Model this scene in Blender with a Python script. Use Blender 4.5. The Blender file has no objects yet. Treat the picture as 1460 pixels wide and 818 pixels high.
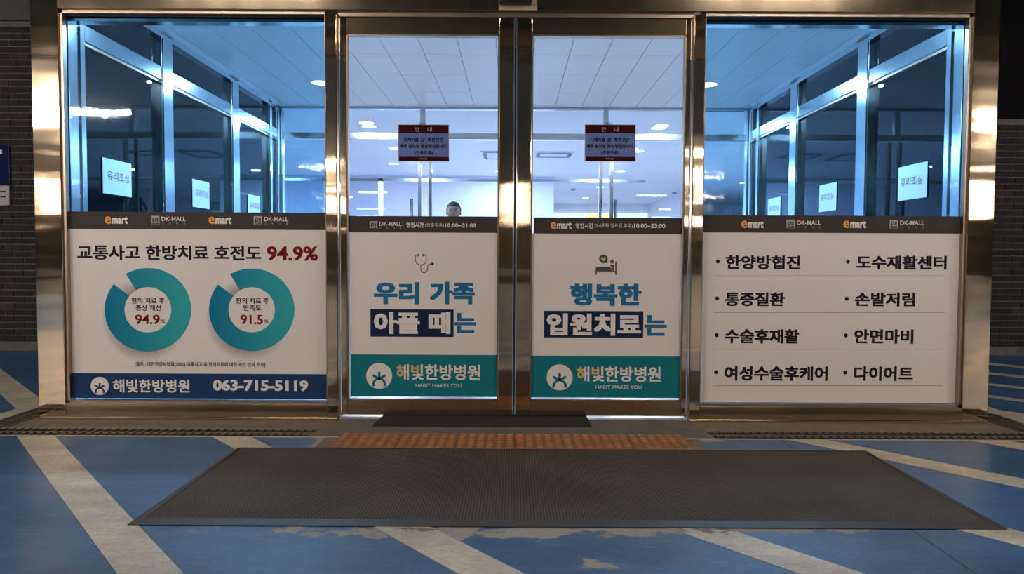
import bpy, math, random
from mathutils import Vector, Matrix
random.seed(7)
C = bpy.context.scene.collection
D2R = math.radians

# ---------------------------------------------------------------- camera
W_, H_, F_ = 1460.0, 818.0, 1054.0
PITCH, YAW, ROLL = D2R(2.444), D2R(0.032), D2R(0.285)
CAM = Vector((0.0, -4.34, 0.98))
fw = Vector((-math.sin(YAW) * math.cos(PITCH), math.cos(YAW) * math.cos(PITCH), -math.sin(PITCH)))
rt0 = Vector((math.cos(YAW), math.sin(YAW), 0)); up0 = rt0.cross(fw)
rt = math.cos(ROLL) * rt0 + math.sin(ROLL) * up0
up = -math.sin(ROLL) * rt0 + math.cos(ROLL) * up0
cd = bpy.data.cameras.new('camera'); cam = bpy.data.objects.new('camera', cd); C.objects.link(cam)
cam.matrix_world = Matrix(((rt.x, up.x, -fw.x, CAM.x), (rt.y, up.y, -fw.y, CAM.y), (rt.z, up.z, -fw.z, CAM.z), (0, 0, 0, 1)))
cd.sensor_width = 36.0; cd.lens = 36.0 * F_ / W_; cd.clip_start = 0.05; cd.clip_end = 200
bpy.context.scene.camera = cam

# ---------------------------------------------------------------- world, exposure, lamps' settings
w = bpy.data.worlds.new('night'); bpy.context.scene.world = w; w.use_nodes = True
w.node_tree.nodes['Background'].inputs[0].default_value = (0.25, 0.35, 0.6, 1)
w.node_tree.nodes['Background'].inputs[1].default_value = 0.01
vs = bpy.context.scene.view_settings
vs.view_transform = 'Standard'; vs.look = 'None'; vs.gamma = 1.0; vs.exposure = 0.0; vs.use_curve_mapping = False
WARM = (1.0, 0.86, 0.74)
COOL = (0.60, 0.77, 1.0)
GARAGE_LAMP = 480.0      # radiance of the parking hall tubes
LOBBY_LAMP = 68.0        # watts of one lobby downlight
VEST_LAMP = 51.0

# ---------------------------------------------------------------- helpers
def wx(u, v, y):         # where the sight line of a photo pixel meets the plane y
    d = fw + rt * ((u - W_ / 2) / F_) - up * ((v - H_ / 2) / F_)
    t = (y - CAM.y) / d.y
    return CAM + d * t
class MB:
    def __init__(s): s.v = []; s.f = []; s.m = []; s.cur = 0
    def face(s, idx): s.f.append(idx); s.m.append(s.cur)
    def box(s, x0, x1, y0, y1, z0, z1):
        if x0 > x1: x0, x1 = x1, x0
        n = len(s.v)
        s.v += [(x0, y0, z0), (x1, y0, z0), (x1, y1, z0), (x0, y1, z0), (x0, y0, z1), (x1, y0, z1), (x1, y1, z1), (x0, y1, z1)]
        for q in ((0, 3, 2, 1), (4, 5, 6, 7), (0, 1, 5, 4), (1, 2, 6, 5), (2, 3, 7, 6), (3, 0, 4, 7)):
            s.face(tuple(n + i for i in q))
        return s
    def prism(s, pts, y0, y1):            # outline in x,z, from y0 (front) to y1
        n = len(s.v); k = len(pts)
        s.v += [(p[0], y0, p[1]) for p in pts] + [(p[0], y1, p[1]) for p in pts]
        s.face(tuple(n + i for i in range(k))); s.face(tuple(n + k + i for i in reversed(range(k))))
        for i in range(k):
            j = (i + 1) % k; s.face((n + i, n + k + i, n + k + j, n + j))
        return s
    def cyl(s, p, q, r, k=12, r2=None):
        p = Vector(p); q = Vector(q); r2 = r if r2 is None else r2
        a = (q - p).normalized(); b = a.orthogonal().normalized(); c = a.cross(b); n = len(s.v)
        for cen, rr in ((p, r), (q, r2)):
            for i in range(k):
                t = 2 * math.pi * i / k
                s.v.append(tuple(cen + b * rr * math.cos(t) + c * rr * math.sin(t)))
        for i in range(k):
            j = (i + 1) % k; s.face((n + i, n + j, n + k + j, n + k + i))
        s.face(tuple(n + i for i in reversed(range(k)))); s.face(tuple(n + k + i for i in range(k)))
        return s
    def lathe(s, cx, cy, prof, k=24):     # prof: (radius, z)
        n = len(s.v)
        for r, z in prof:
            for i in range(k):
                t = 2 * math.pi * i / k; s.v.append((cx + r * math.cos(t), cy + r * math.sin(t), z))
        for a in range(len(prof) - 1):
            for i in range(k):
                j = (i + 1) % k; s.face((n + a * k + i, n + a * k + j, n + (a + 1) * k + j, n + (a + 1) * k + i))
        s.face(tuple(n + i for i in reversed(range(k)))); s.face(tuple(n + (len(prof) - 1) * k + i for i in range(k)))
        return s
    def ball(s, c, rx, ry, rz, k=14, h=9):
        n = len(s.v)
        for a in range(1, h):
            th = math.pi * a / h
            for i in range(k):
                t = 2 * math.pi * i / k
                s.v.append((c[0] + rx * math.sin(th) * math.cos(t), c[1] + ry * math.sin(th) * math.sin(t), c[2] + rz * math.cos(th)))
        for a in range(h - 2):
            for i in range(k):
                j = (i + 1) % k; s.face((n + a * k + i, n + (a + 1) * k + i, n + (a + 1) * k + j, n + a * k + j))
        s.face(tuple(n + i for i in range(k))); s.face(tuple(n + (h - 2) * k + i for i in reversed(range(k))))
        return s
    def build(s, name, mat, parent=None, bevel=0, smooth=False, kind=None):
        off = wpos(parent) if parent else Vector((0, 0, 0))
        me = bpy.data.meshes.new(name)
        me.from_pydata([tuple(Vector(p) - off) for p in s.v], [], s.f)
        mats = mat if isinstance(mat, (list, tuple)) else [mat]
        for m in mats: me.materials.append(m)
        if len(mats) > 1:
            me.polygons.foreach_set('material_index', s.m)
        if smooth: me.polygons.foreach_set('use_smooth', [True] * len(me.polygons))
        me.update()
        o = bpy.data.objects.new(name, me); C.objects.link(o)
        if parent: o.parent = parent
        if bevel:
            b = o.modifiers.new('bevel', 'BEVEL'); b.width = bevel; b.segments = 2; b.limit_method = 'ANGLE'
        if kind: o['kind'] = kind
        return o
def wpos(o):
    p = Vector((0, 0, 0))
    while o: p = p + o.location; o = o.parent
    return p
def root(name, loc, label=None, cat=None, group=None, kind=None):
    o = bpy.data.objects.new(name, None); o.location = loc; o.empty_display_size = .1; C.objects.link(o)
    return tag(o, label, cat, group, kind)
def tag(o, label=None, cat=None, group=None, kind=None):
    if label: o['label'] = label
    if cat: o['category'] = cat
    if group: o['group'] = group
    if kind: o['kind'] = kind
    return o

# ---------------------------------------------------------------- materials
def mat(name, col, rough=0.5, metal=0.0, emit=None, es=0.0, spec=0.5):
    m = bpy.data.materials.new(name); m.use_nodes = True
    b = m.node_tree.nodes['Principled BSDF']
    b.inputs['Base Color'].default_value = (*col, 1); b.inputs['Roughness'].default_value = rough
    b.inputs['Metallic'].default_value = metal; b.inputs['Specular IOR Level'].default_value = spec
    if 'print' in name or 'paper' in name: b.inputs['Specular IOR Level'].default_value = .06
    if emit: b.inputs['Emission Color'].default_value = (*emit, 1); b.inputs['Emission Strength'].default_value = es
    return m
def N(m, t, **kw):
    n = m.node_tree.nodes.new(t)
    for k, v in kw.items(): setattr(n, k, v)
    return n
def L(m, a, b): m.node_tree.links.new(a, b)
def noise_on(m, scale=(5, 5, 5), amount=.15, bump=0.0, detail=6, dark=None, rough_var=0, dist=.002):
    """colour variation and fine relief from world-space noise"""
    b = m.node_tree.nodes['Principled BSDF']; base = tuple(b.inputs['Base Color'].default_value)
    g = N(m, 'ShaderNodeNewGeometry'); mp = N(m, 'ShaderNodeMapping'); mp.inputs['Scale'].default_value = scale
    nz = N(m, 'ShaderNodeTexNoise'); nz.inputs['Scale'].default_value = 1; nz.inputs['Detail'].default_value = detail
    L(m, g.outputs['Position'], mp.inputs[0]); L(m, mp.outputs[0], nz.inputs['Vector'])
    if amount:
        mx = N(m, 'ShaderNodeMix', data_type='RGBA')
        d = dark or tuple(c * (1 - amount * 2) for c in base[:3])
        hi = tuple(min(1, c * (1 + amount)) for c in base[:3])
        mx.inputs[6].default_value = (*d, 1); mx.inputs[7].default_value = (*hi, 1)
        L(m, nz.outputs[0], mx.inputs[0]); L(m, mx.outputs[2], b.inputs['Base Color'])
    if bump:
        bp = N(m, 'ShaderNodeBump'); bp.inputs['Strength'].default_value = bump; bp.inputs['Distance'].default_value = dist
        L(m, nz.outputs[0], bp.inputs['Height']); L(m, bp.outputs[0], b.inputs['Normal'])
    return m
def steel(name, col, rough, brush=(3, 3, 260), wavy=.25, wscale=(1.3, 1, 6)):
    m = mat(name, col, rough, 1.0); b = m.node_tree.nodes['Principled BSDF']
    g = N(m, 'ShaderNodeNewGeometry')
    mp = N(m, 'ShaderNodeMapping'); mp.inputs['Scale'].default_value = brush
    n1 = N(m, 'ShaderNodeTexNoise'); n1.inputs['Scale'].default_value = 1; n1.inputs['Detail'].default_value = 3
    mp2 = N(m, 'ShaderNodeMapping'); mp2.inputs['Scale'].default_value = wscale
    n2 = N(m, 'ShaderNodeTexNoise'); n2.inputs['Scale'].default_value = 1; n2.inputs['Detail'].default_value = 1
    L(m, g.outputs['Position'], mp.inputs[0]); L(m, mp.outputs[0], n1.inputs['Vector'])
    L(m, g.outputs['Position'], mp2.inputs[0]); L(m, mp2.outputs[0], n2.inputs['Vector'])
    b1 = N(m, 'ShaderNodeBump'); b1.inputs['Strength'].default_value = .035; b1.inputs['Distance'].default_value = .001
    b2 = N(m, 'ShaderNodeBump'); b2.inputs['Strength'].default_value = wavy; b2.inputs['Distance'].default_value = .01
    L(m, n1.outputs[0], b1.inputs['Height']); L(m, n2.outputs[0], b2.inputs['Height'])
    L(m, b2.outputs[0], b1.inputs['Normal']); L(m, b1.outputs[0], b.inputs['Normal'])
    # faint smudges in the gloss
    mr = N(m, 'ShaderNodeMapRange'); mr.inputs[3].default_value = rough * .75; mr.inputs[4].default_value = rough * 1.35
    mp3 = N(m, 'ShaderNodeMapping'); mp3.inputs['Scale'].default_value = (9, 9, 3)
    n3 = N(m, 'ShaderNodeTexNoise'); n3.inputs['Scale'].default_value = 1; n3.inputs['Detail'].default_value = 5
    L(m, g.outputs['Position'], mp3.inputs[0]); L(m, mp3.outputs[0], n3.inputs['Vector'])
    L(m, n3.outputs[0], mr.inputs[0]); L(m, mr.outputs[0], b.inputs['Roughness'])
    return m
def glass(name, tint, ior=1.5, wav=0.0, rough=0.0, wscale=9, strength=1.0):
    m = bpy.data.materials.new(name); m.use_nodes = True; nt = m.node_tree
    nt.nodes.remove(nt.nodes['Principled BSDF']); out = nt.nodes['Material Output']
    tr = N(m, 'ShaderNodeBsdfTransparent'); tr.inputs[0].default_value = (*tint, 1)
    gl = N(m, 'ShaderNodeBsdfGlossy'); gl.inputs['Roughness'].default_value = rough
    fr = N(m, 'ShaderNodeFresnel'); fr.inputs[0].default_value = ior
    mx = N(m, 'ShaderNodeMixShader')
    L(m, fr.outputs[0], mx.inputs[0]); L(m, tr.outputs[0], mx.inputs[1]); L(m, gl.outputs[0], mx.inputs[2]); L(m, mx.outputs[0], out.inputs[0])
    if wav:
        g = N(m, 'ShaderNodeNewGeometry'); n = N(m, 'ShaderNodeTexNoise'); n.inputs['Scale'].default_value = wscale; n.inputs['Detail'].default_value = 4
        bp = N(m, 'ShaderNodeBump'); bp.inputs['Strength'].default_value = wav; bp.inputs['Distance'].default_value = .004
        L(m, g.outputs['Position'], n.inputs['Vector']); L(m, n.outputs[0], bp.inputs['Height']); L(m, bp.outputs[0], gl.inputs['Normal'])
    return m

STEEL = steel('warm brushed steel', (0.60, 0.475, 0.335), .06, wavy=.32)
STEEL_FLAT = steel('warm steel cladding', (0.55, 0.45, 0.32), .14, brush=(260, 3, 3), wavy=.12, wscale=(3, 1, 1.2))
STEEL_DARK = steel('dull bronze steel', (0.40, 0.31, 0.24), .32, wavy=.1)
CHROME = steel('bright steel', (.82, .80, .76), .12, wavy=.1)
SILVER = steel('silver brushed steel', (0.72, 0.76, 0.78), .15, wavy=.15)
RUBBER = mat('black rubber', (.012, .012, .013), .5)
GL_FILM = glass('blue filmed glass', (.60, .82, .95), 1.27, wav=.22, rough=.03, wscale=5)
GL_DOOR = glass('door glass', (.93, .955, .985), 1.5)
GL_SIDE = glass('side glass', (.50, .72, .95), 1.9)
GL_IN = glass('lobby glass', (.93, .96, .98), 1.45)
PAPER = mat('white print paper', (.78, .735, .71), .55)
noise_on(PAPER, (2, 2, 2), .02)
BLACKP = mat('charcoal print', (.062, .052, .052), .5)
INK = mat('near black print', (.022, .014, .026), .5)
NAVY = mat('navy print', (.018, .05, .14), .5)
NAVYBOX = mat('dark navy print', (.012, .026, .075), .5)
TEAL = mat('teal print', (.012, .19, .23), .5)
BLUE = mat('blue print', (.022, .16, .34), .5)
RED = mat('dark red print', (.20, .012, .016), .5)
WHITE = mat('white print', (.80, .76, .73), .5)
ORANGE = mat('orange print', (.86, .42, .06), .5)
GOLD = mat('gold print', (.72, .50, .15), .5)
GREENG = mat('grey green print', (.075, .105, .085), .5)
BROWNI = mat('brown line print', (.20, .125, .105), .5)
GREYP = mat('grey print', (.42, .41, .40), .5)
BACKLIT = mat('backlight blue notice paper', (.13, .19, .45), .6)  # blue backlight through the sheet is put into this colour
MAROON = mat('maroon print', (.042, .005, .009), .6)
NOTEW = mat('pale notice edge', (.55, .6, .72), .6)
A4 = mat('white copy paper', (.85, .88, .9), .7)
REDTXT = mat('thin red pen', (.45, .12, .16), .6)

def ring_mat():
    m = mat('ring gradient print', (.02, .3, .36), .5); b = m.node_tree.nodes['Principled BSDF']
    tc = N(m, 'ShaderNodeTexCoord'); sp = N(m, 'ShaderNodeSeparateXYZ'); rp = N(m, 'ShaderNodeValToRGB')
    L(m, tc.outputs['Generated'], sp.inputs[0]); L(m, sp.outputs[0], rp.inputs[0]); L(m, rp.outputs[0], b.inputs['Base Color'])
    rp.color_ramp.elements[0].color = (.006, .17, .32, 1); rp.color_ramp.elements[1].color = (.04, .40, .42, 1)
    return m
def glow_mat():          # the soft drop shadow printed under each ring
    m = mat('printed soft grey', (.5, .42, .4), .55); b = m.node_tree.nodes['Principled BSDF']
    tc = N(m, 'ShaderNodeTexCoord'); mp = N(m, 'ShaderNodeMapping'); mp.inputs['Location'].default_value = (-.5, 0, -.5)
    ln = N(m, 'ShaderNodeVectorMath', operation='LENGTH'); rp = N(m, 'ShaderNodeValToRGB')
    sy = N(m, 'ShaderNodeMapping'); sy.inputs['Scale'].default_value = (2, 0, 2)
    L(m, tc.outputs['Generated'], mp.inputs[0]); L(m, mp.outputs[0], sy.inputs[0]); L(m, sy.outputs[0], ln.inputs[0]); L(m, ln.outputs['Value'], rp.inputs[0])
    rp.color_ramp.elements[0].color = (.30, .25, .24, 1); rp.color_ramp.elements[0].position = .60
    rp.color_ramp.elements[1].color = (.78, .735, .71, 1); rp.color_ramp.elements[1].position = .93
    L(m, rp.outputs[0], b.inputs['Base Color'])
    return m

def floor_mat(name, paint, base, worn_bias=0.0, gloss=.42):
    """paint worn through to concrete; the wear has its own fixed places on the floor"""
    m = mat(name, paint, gloss); b = m.node_tree.nodes['Principled BSDF']
    g = N(m, 'ShaderNodeNewGeometry'); pos = g.outputs['Position']
    sp = N(m, 'ShaderNodeSeparateXYZ'); L(m, pos, sp.inputs[0])
    def math_(op, a, c=None, d=None):
        n = N(m, 'ShaderNodeMath', operation=op)
        for i, x in enumerate((a, c, d)):
            if x is None: continue
            if isinstance(x, (int, float)): n.inputs[i].default_value = x
            else: L(m, x, n.inputs[i])
        return n.outputs[0]
    def noise(sc, det=6, ro=.55):
        mp = N(m, 'ShaderNodeMapping'); mp.inputs['Scale'].default_value = sc
        n = N(m, 'ShaderNodeTexNoise'); n.inputs['Scale'].default_value = 1; n.inputs['Detail'].default_value = det; n.inputs['Roughness'].default_value = ro
        L(m, pos, mp.inputs[0]); L(m, mp.outputs[0], n.inputs['Vector']); return n.outputs[0]
    def blob(cx, cy, rx, ry):
        dx = math_('DIVIDE', math_('SUBTRACT', sp.outputs[0], cx), rx); dy = math_('DIVIDE', math_('SUBTRACT', sp.outputs[1], cy), ry)
        r2 = math_('ADD', math_('MULTIPLY', dx, dx), math_('MULTIPLY', dy, dy))
        return math_('EXPONENT', math_('MULTIPLY', r2, -1.0))
    nz = noise((7, 11, 5), 9, .65)
    wear = math_('ADD', nz, worn_bias)
    for bl, k in ((blob(-.15, -1.76, .95, .075), .30), (blob(.95, -1.72, .7, .06), .22), (blob(-.98, -.50, .05, .16), .5), (blob(-.93, -.42, .13, .05), .4),
                  (blob(1.06, -.43, .09, .035), .36), (blob(0, -.2, 1.2, .13), 1.0 if worn_bias == 0 else 0), (blob(.3, -2.02, .10, .06), .24)):
        wear = math_('ADD', wear, math_('MULTIPLY', bl, k))
    st = N(m, 'ShaderNodeMapRange'); st.inputs[1].default_value = .70; st.inputs[2].default_value = .74; L(m, wear, st.inputs[0])
    soft = N(m, 'ShaderNodeMapRange'); soft.inputs[1].default_value = .50; soft.inputs[2].default_value = .78; soft.inputs[4].default_value = .32; L(m, wear, soft.inputs[0])
    big = noise((.9, 1.4, 1), 4)
    pm = N(m, 'ShaderNodeMix', data_type='RGBA'); pm.inputs[6].default_value = (*[c * .72 for c in paint], 1); pm.inputs[7].default_value = (*[c * 1.32 for c in paint], 1)
    L(m, big, pm.inputs[0])
    fine = noise((42, 60, 10), 5, .7)
    fm = N(m, 'ShaderNodeMix', data_type='RGBA', blend_type='MULTIPLY'); fm.inputs[0].default_value = 1
    fr = N(m, 'ShaderNodeMapRange'); fr.inputs[1].default_value = .3; fr.inputs[2].default_value = .7; fr.inputs[3].default_value = .78; fr.inputs[4].default_value = 1.16; L(m, fine, fr.inputs[0])
    L(m, pm.outputs[2], fm.inputs[6]); L(m, fr.outputs[0], fm.inputs[7])
    mid = noise((2.6, 5.5, 3), 7, .68)
    mm = N(m, 'ShaderNodeMix', data_type='RGBA', blend_type='MULTIPLY'); mm.inputs[0].default_value = 1
    mr_ = N(m, 'ShaderNodeMapRange'); mr_.inputs[1].default_value = .32; mr_.inputs[2].default_value = .68; mr_.inputs[3].default_value = .66; mr_.inputs[4].default_value = 1.22; L(m, mid, mr_.inputs[0])
    L(m, fm.outputs[2], mm.inputs[6]); L(m, mr_.outputs[0], mm.inputs[7]); fm = mm
    s2 = N(m, 'ShaderNodeMix', data_type='RGBA'); L(m, soft.outputs[0], s2.inputs[0]); L(m, fm.outputs[2], s2.inputs[6]); s2.inputs[7].default_value = (*[(a + c) * .42 for a, c in zip(paint, base)], 1)
    s3 = N(m, 'ShaderNodeMix', data_type='RGBA'); L(m, st.outputs[0], s3.inputs[0]); L(m, s2.outputs[2], s3.inputs[6])
    cb = N(m, 'ShaderNodeMix', data_type='RGBA'); cb.inputs[6].default_value = (*[c * .6 for c in base], 1); cb.inputs[7].default_value = (*base, 1); L(m, fine, cb.inputs[0])
    L(m, cb.outputs[2], s3.inputs[7])
    # scratches
    sc = noise((5, 90, 10), 2, .5)
    sr = N(m, 'ShaderNodeMapRange'); sr.inputs[1].default_value = .70; sr.inputs[2].default_value = .74; sr.inputs[4].default_value = .45; L(m, sc, sr.inputs[0])
    s4 = N(m, 'ShaderNodeMix', data_type='RGBA'); L(m, sr.outputs[0], s4.inputs[0]); L(m, s3.outputs[2], s4.inputs[6]); s4.inputs[7].default_value = (*base, 1)
    # the expansion joint
    j = math_('LESS_THAN', math_('ABSOLUTE', math_('SUBTRACT', sp.outputs[0], 1.443)), .0035)
    s5 = N(m, 'ShaderNodeMix', data_type='RGBA'); L(m, j, s5.inputs[0]); L(m, s4.outputs[2], s5.inputs[6]); s5.inputs[7].default_value = (.012, .012, .014, 1)
    L(m, s5.outputs[2], b.inputs['Base Color'])
    rr = N(m, 'ShaderNodeMapRange'); rr.inputs[3].default_value = gloss; rr.inputs[4].default_value = .8; L(m, st.outputs[0], rr.inputs[0]); L(m, rr.outputs[0], b.inputs['Roughness'])
    bp = N(m, 'ShaderNodeBump'); bp.inputs['Strength'].default_value = .25; bp.inputs['Distance'].default_value = .003
    hh = math_('SUBTRACT', fine, math_('MULTIPLY', st.outputs[0], .6)); L(m, hh, bp.inputs['Height']); L(m, bp.outputs[0], b.inputs['Normal'])
    return m
FLOOR = floor_mat('worn blue floor paint', (.050, .130, .265), (.42, .38, .31))
LINE = floor_mat('worn cream line paint', (.56, .51, .40), (.22, .20, .17), worn_bias=-.06, gloss=.5)
CONC = noise_on(mat('grey brown concrete', (.20, .165, .125), .8), (14, 14, 14), .25, .4)
RAMP = noise_on(mat('troweled mortar', (.15, .135, .115), .7), (9, 9, 9), .25, .3)
CHAN = mat('drain channel', (.006, .0055, .005), .9)
GRATE = mat('galvanised grate', (.36, .32, .26), .45, .7)
GRATE2 = mat('grimy grate bar', (.10, .088, .072), .55, .5)
MORT = noise_on(mat('grey mortar', (.16, .15, .135), .9), (30, 30, 30), .3, .3)
BRICKS = [noise_on(mat('dark brick', c, .8), (25, 25, 40), .35, .5) for c in ((.010, .008, .007), (.014, .011, .009), (.018, .014, .011), (.008, .0075, .0075), (.035, .030, .025))]
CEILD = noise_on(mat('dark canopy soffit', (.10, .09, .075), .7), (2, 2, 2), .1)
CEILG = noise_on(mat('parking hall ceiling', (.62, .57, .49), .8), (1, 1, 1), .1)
WALLG = noise_on(mat('parking hall wall', (.30, .27, .23), .8), (1, 1, 1), .15)
PANEL = mat('white ceiling panel', (.78, .80, .82), .38)
PANELB = mat('ceiling joint', (.30, .32, .35), .7)
LOBW = mat('pale lobby wall', (.80, .80, .88), .6)
LOBW2 = mat('lavender lobby wall', (.74, .74, .90), .6)
LOBF = noise_on(mat('pale lobby floor tile', (.55, .55, .56), .22), (3, 3, 3), .08)
DARKM = mat('dark grey metal panel', (.02, .02, .022), .3)

# ================================================================ STRUCTURE
CX = .012
# floor of the parking hall, cut around the drain channel
f = MB()
f.box(-30, 30, -40, -.41, -.2, 0)
f.box(-30, -3.01, -.41, 3.35, -.2, 0)
f.box(3.03, 30, -.41, 3.35, -.2, 0)
floor = f.build('floor', FLOOR); tag(floor, kind='structure')
# painted lines, parallel and diagonal
def pline(x42, y0, y1, w=.205, s=-.852):
    n = MB(); xa = x42 + (y0 + .42) * s; xb = x42 + (y1 + .42) * s
    k = len(n.v); z = .0016
    n.v += [(xa, y0, 0), (xa + w, y0, 0), (xb + w, y1, 0), (xb, y1, 0), (xa, y0, z), (xa + w, y0, z), (xb + w, y1, z), (xb, y1, z)]
    for q in ((0, 3, 2, 1), (4, 5, 6, 7), (0, 1, 5, 4), (1, 2, 6, 5), (2, 3, 7, 6), (3, 0, 4, 7)): n.face(q)
    return n.build('painted_line', LINE, floor)
for x in (-2.652, -1.597, -.532, .505, 1.49, 2.46, 3.5, 4.55): pline(x, -6, -.412)
for x in (-3.72, -4.75): pline(x, -6, -.412)
pline(-2.49, .42, 3.02, w=.24, s=-.905)
n = MB(); n.v = [(-3.02, .166, 0), (-3.02, .42, 0), (-3.25, .42, 0), (-3.02, .166, .0016), (-3.02, .42, .0016), (-3.25, .42, .0016)]
for q in ((0, 2, 1), (3, 4, 5), (0, 1, 4, 3), (1, 2, 5, 4), (2, 0, 3, 5)): n.face(q)
n.build('painted_line', LINE, floor)
for x in (-3.65, -4.8, -5.9): pline(x, -.40, 3.02, w=.22, s=-.905)
for x, w in ((3.62, .2), (4.40, .14), (5.16, .14), (5.95, .18), (6.8, .18)): pline(x, -.40, 3.02, w=w)
for s in (-1, 1):
    n = MB(); n.box(CX + s * 3.02, CX + s * 3.13, -.41, 3.02, 0, .0022); n.build('painted_line', LINE, floor)
n = MB(); n.box(-15, 15, -.418, -.402, .0, .003)      # pale edge angle of the drain
n.build('edge_angle', mat('pale steel angle', (.5, .43, .33), .5, .3), floor)
c = MB(); c.box(-3.01, 3.03, -.41, 3.35, -.22, -.15); c.box(-3.01, -2.84, -.41, 3.2, -.15, -.14); tag(c.build('trim_1', CHAN), kind='structure')
c = MB(); c.box(-2.835, 2.855, -.215, 3.1, -.15, 0.0)
c.box(-1.06, 1.02, -.41, -.21, -.15, -.001)
tag(c.build('trim_2', CONC), kind='structure')
# wedge shaped mortar ramp before the doors
r = MB(); r.v += [(-1.12, -.40, 0), (1.10, -.40, 0), (1.035, -.02, 0), (-1.02, -.02, 0), (-1.10, -.39, .003), (1.08, -.39, .003), (1.03, -.02, .014), (-1.01, -.02, .014)]
for q in ((0, 3, 2, 1), (4, 5, 6, 7), (0, 1, 5, 4), (1, 2, 6, 5), (2, 3, 7, 6), (3, 0, 4, 7)): r.face(q)
tag(r.build('trim_3', RAMP), kind='structure')
# drain grates, about a metre each
def grate(x0, x1, y0, y1, along, label):
    t = root('drain_grate', ((x0 + x1) / 2, (y0 + y1) / 2, -.02), label, 'grate', 'drain grates around the glass porch')
    fr = MB(); b = MB()
    if along == 'x':
        for yy in (y0 + .004, (y0 + y1) / 2, y1 - .004): fr.box(x0 + .002, x1 - .002, yy - .0028, yy + .0028, -.010, .001)
        k = int((x1 - x0) / .0435)
        for i in range(k + 1):
            xx = x0 + .004 + i * (x1 - x0 - .008) / k; b.box(xx - .0016, xx + .0016, y0 + .004, y1 - .004, -.008, 0)
    else:
        for xx in (x0 + .004, (x0 + x1) / 2, x1 - .004): fr.box(xx - .0028, xx + .0028, y0 + .002, y1 - .002, -.010, .001)
        k = int((y1 - y0) / .0435)
        for i in range(k + 1):
            yy = y0 + .004 + i * (y1 - y0 - .008) / k; b.box(x0 + .004, x1 - .004, yy - .0016, yy + .0016, -.008, 0)
    fr.build('bearing_bars', GRATE, t); b.build('cross_bars', GRATE2, t, kind='stuff')
xs = [-3.005, -2.35, -1.70, -1.065]
nm = ['at the left corner of the glass porch', 'before the left poster window', 'next to the mortar ramp, left of the doors']
for i in range(3): grate(xs[i], xs[i + 1], -.405, -.22, 'x', 'dark steel drain grate ' + nm[i])
xs = [1.025, 1.70, 2.36, 3.025]
nm = ['next to the mortar ramp, right of the doors', 'before the right poster window', 'at the right corner of the glass porch']
for i in range(3): grate(xs[i], xs[i + 1], -.405, -.22, 'x', 'dark steel drain grate ' + nm[i])
for s, nm in ((-1, 'left'), (1, 'right')):
    a, b_ = (-3.005, -2.845) if s < 0 else (2.865, 3.025)
    grate(a, b_, -.215, .85, 'y', 'steel drain grate running back along the %s side of the porch' % nm)
    grate(a, b_, .855, 1.95, 'y', 'steel drain grate farther back along the %s side of the porch' % nm)

# parking hall ceiling and walls
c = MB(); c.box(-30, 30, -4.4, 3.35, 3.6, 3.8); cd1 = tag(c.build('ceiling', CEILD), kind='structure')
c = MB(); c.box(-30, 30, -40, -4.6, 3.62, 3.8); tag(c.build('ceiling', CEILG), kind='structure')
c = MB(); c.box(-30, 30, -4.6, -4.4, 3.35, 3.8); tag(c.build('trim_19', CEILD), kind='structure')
c = MB(); c.box(-30, 30, -40.2, -40, 0, 3.8); tag(c.build('wall_back', WALLG), kind='structure')
c = MB(); c.box(-30.2, -30, -40, 3.35, 0, 3.8); tag(c.build('wall_outer_left', WALLG), kind='structure')
c = MB(); c.box(30, 30.2, -40, 3.35, 0, 3.8); tag(c.build('wall_outer_right', WALLG), kind='structure')

# brick walls
YB = 3.08
def brick_wall(name, x0, x1, zt, vx0, vx1):
    m = MB(); m.box(x0, x1, YB, 3.33, 0, zt); wl = tag(m.build(name, MORT), kind='structure')
    cb = MB(); cb.box(x0, x1, YB - .02, YB, 0, .085); cb.build('base_course', noise_on(mat('grey kerb stone', (.13, .125, .11), .8), (12, 12, 12), .35, .4), wl)
    me = []
    for bm_ in BRICKS:
        b = MB(); b.box(-.094, .094, -.010, .012, -.0275, .0275)
        me_ = bpy.data.meshes.new('brick'); me_.from_pydata(b.v, [], b.f); me_.materials.append(bm_); me_.update(); me.append(me_)
    row = 0; z = .085 + .036; rest = MB()
    while z + .03 < zt:
        off = (row % 2) * .1
        i0 = math.floor((x0 - off) / .2)
        for i in range(i0, int((x1 - x0) / .2) + i0 + 2):
            xc = i * .2 + off
            if xc - .095 < x0 or xc + .095 > x1: continue
            jy = random.uniform(-.004, .003)
            if vx0 <= xc <= vx1:
                o = bpy.data.objects.new('brick', random.choices(me, (5, 5, 4, 4, .7))[0]); C.objects.link(o); o.parent = wl
                o.location = (xc, YB + jy, z); o.rotation_euler = (0, random.uniform(-.006, .006), 0)
            else:
                rest.cur = 0; rest.box(xc - .094, xc + .094, YB + jy - .010, YB, z - .0275, z + .0275)
        row += 1; z += .0652
    rest.build('brick_field', BRICKS[1], wl, kind='stuff')
    return wl
wl = brick_wall('wall_left', -9, -2.76, 3.27, -5.75, -4.75)
wr = brick_wall('wall_right', 2.78, 9, 2.36, 4.62, 5.6)
m = MB(); m.box(-9, -2.76, YB - .03, 3.33, 3.27, 3.6); tag(m.build('trim_4', noise_on(mat('grey render', (.10, .10, .10), .8), (4, 4, 4), .1)), kind='structure')
m = MB(); m.box(2.78, 9, YB - .01, 3.33, 2.36, 3.6); tag(m.build('trim_5', mat('black panel', (.003, .003, .005), .6, spec=.05)), kind='structure')
for s, a, b_ in ((-1, -30, -9), (1, 9, 30)):
    m = MB(); m.box(a, b_, YB, 3.33, 0, 3.8); tag(m.build('wall_front', WALLG), kind='structure')
m = MB(); m.box(-30, 30, 3.33, 3.6, 2.8, 3.8); tag(m.build('wall_front', WALLG), kind='structure')

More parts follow.
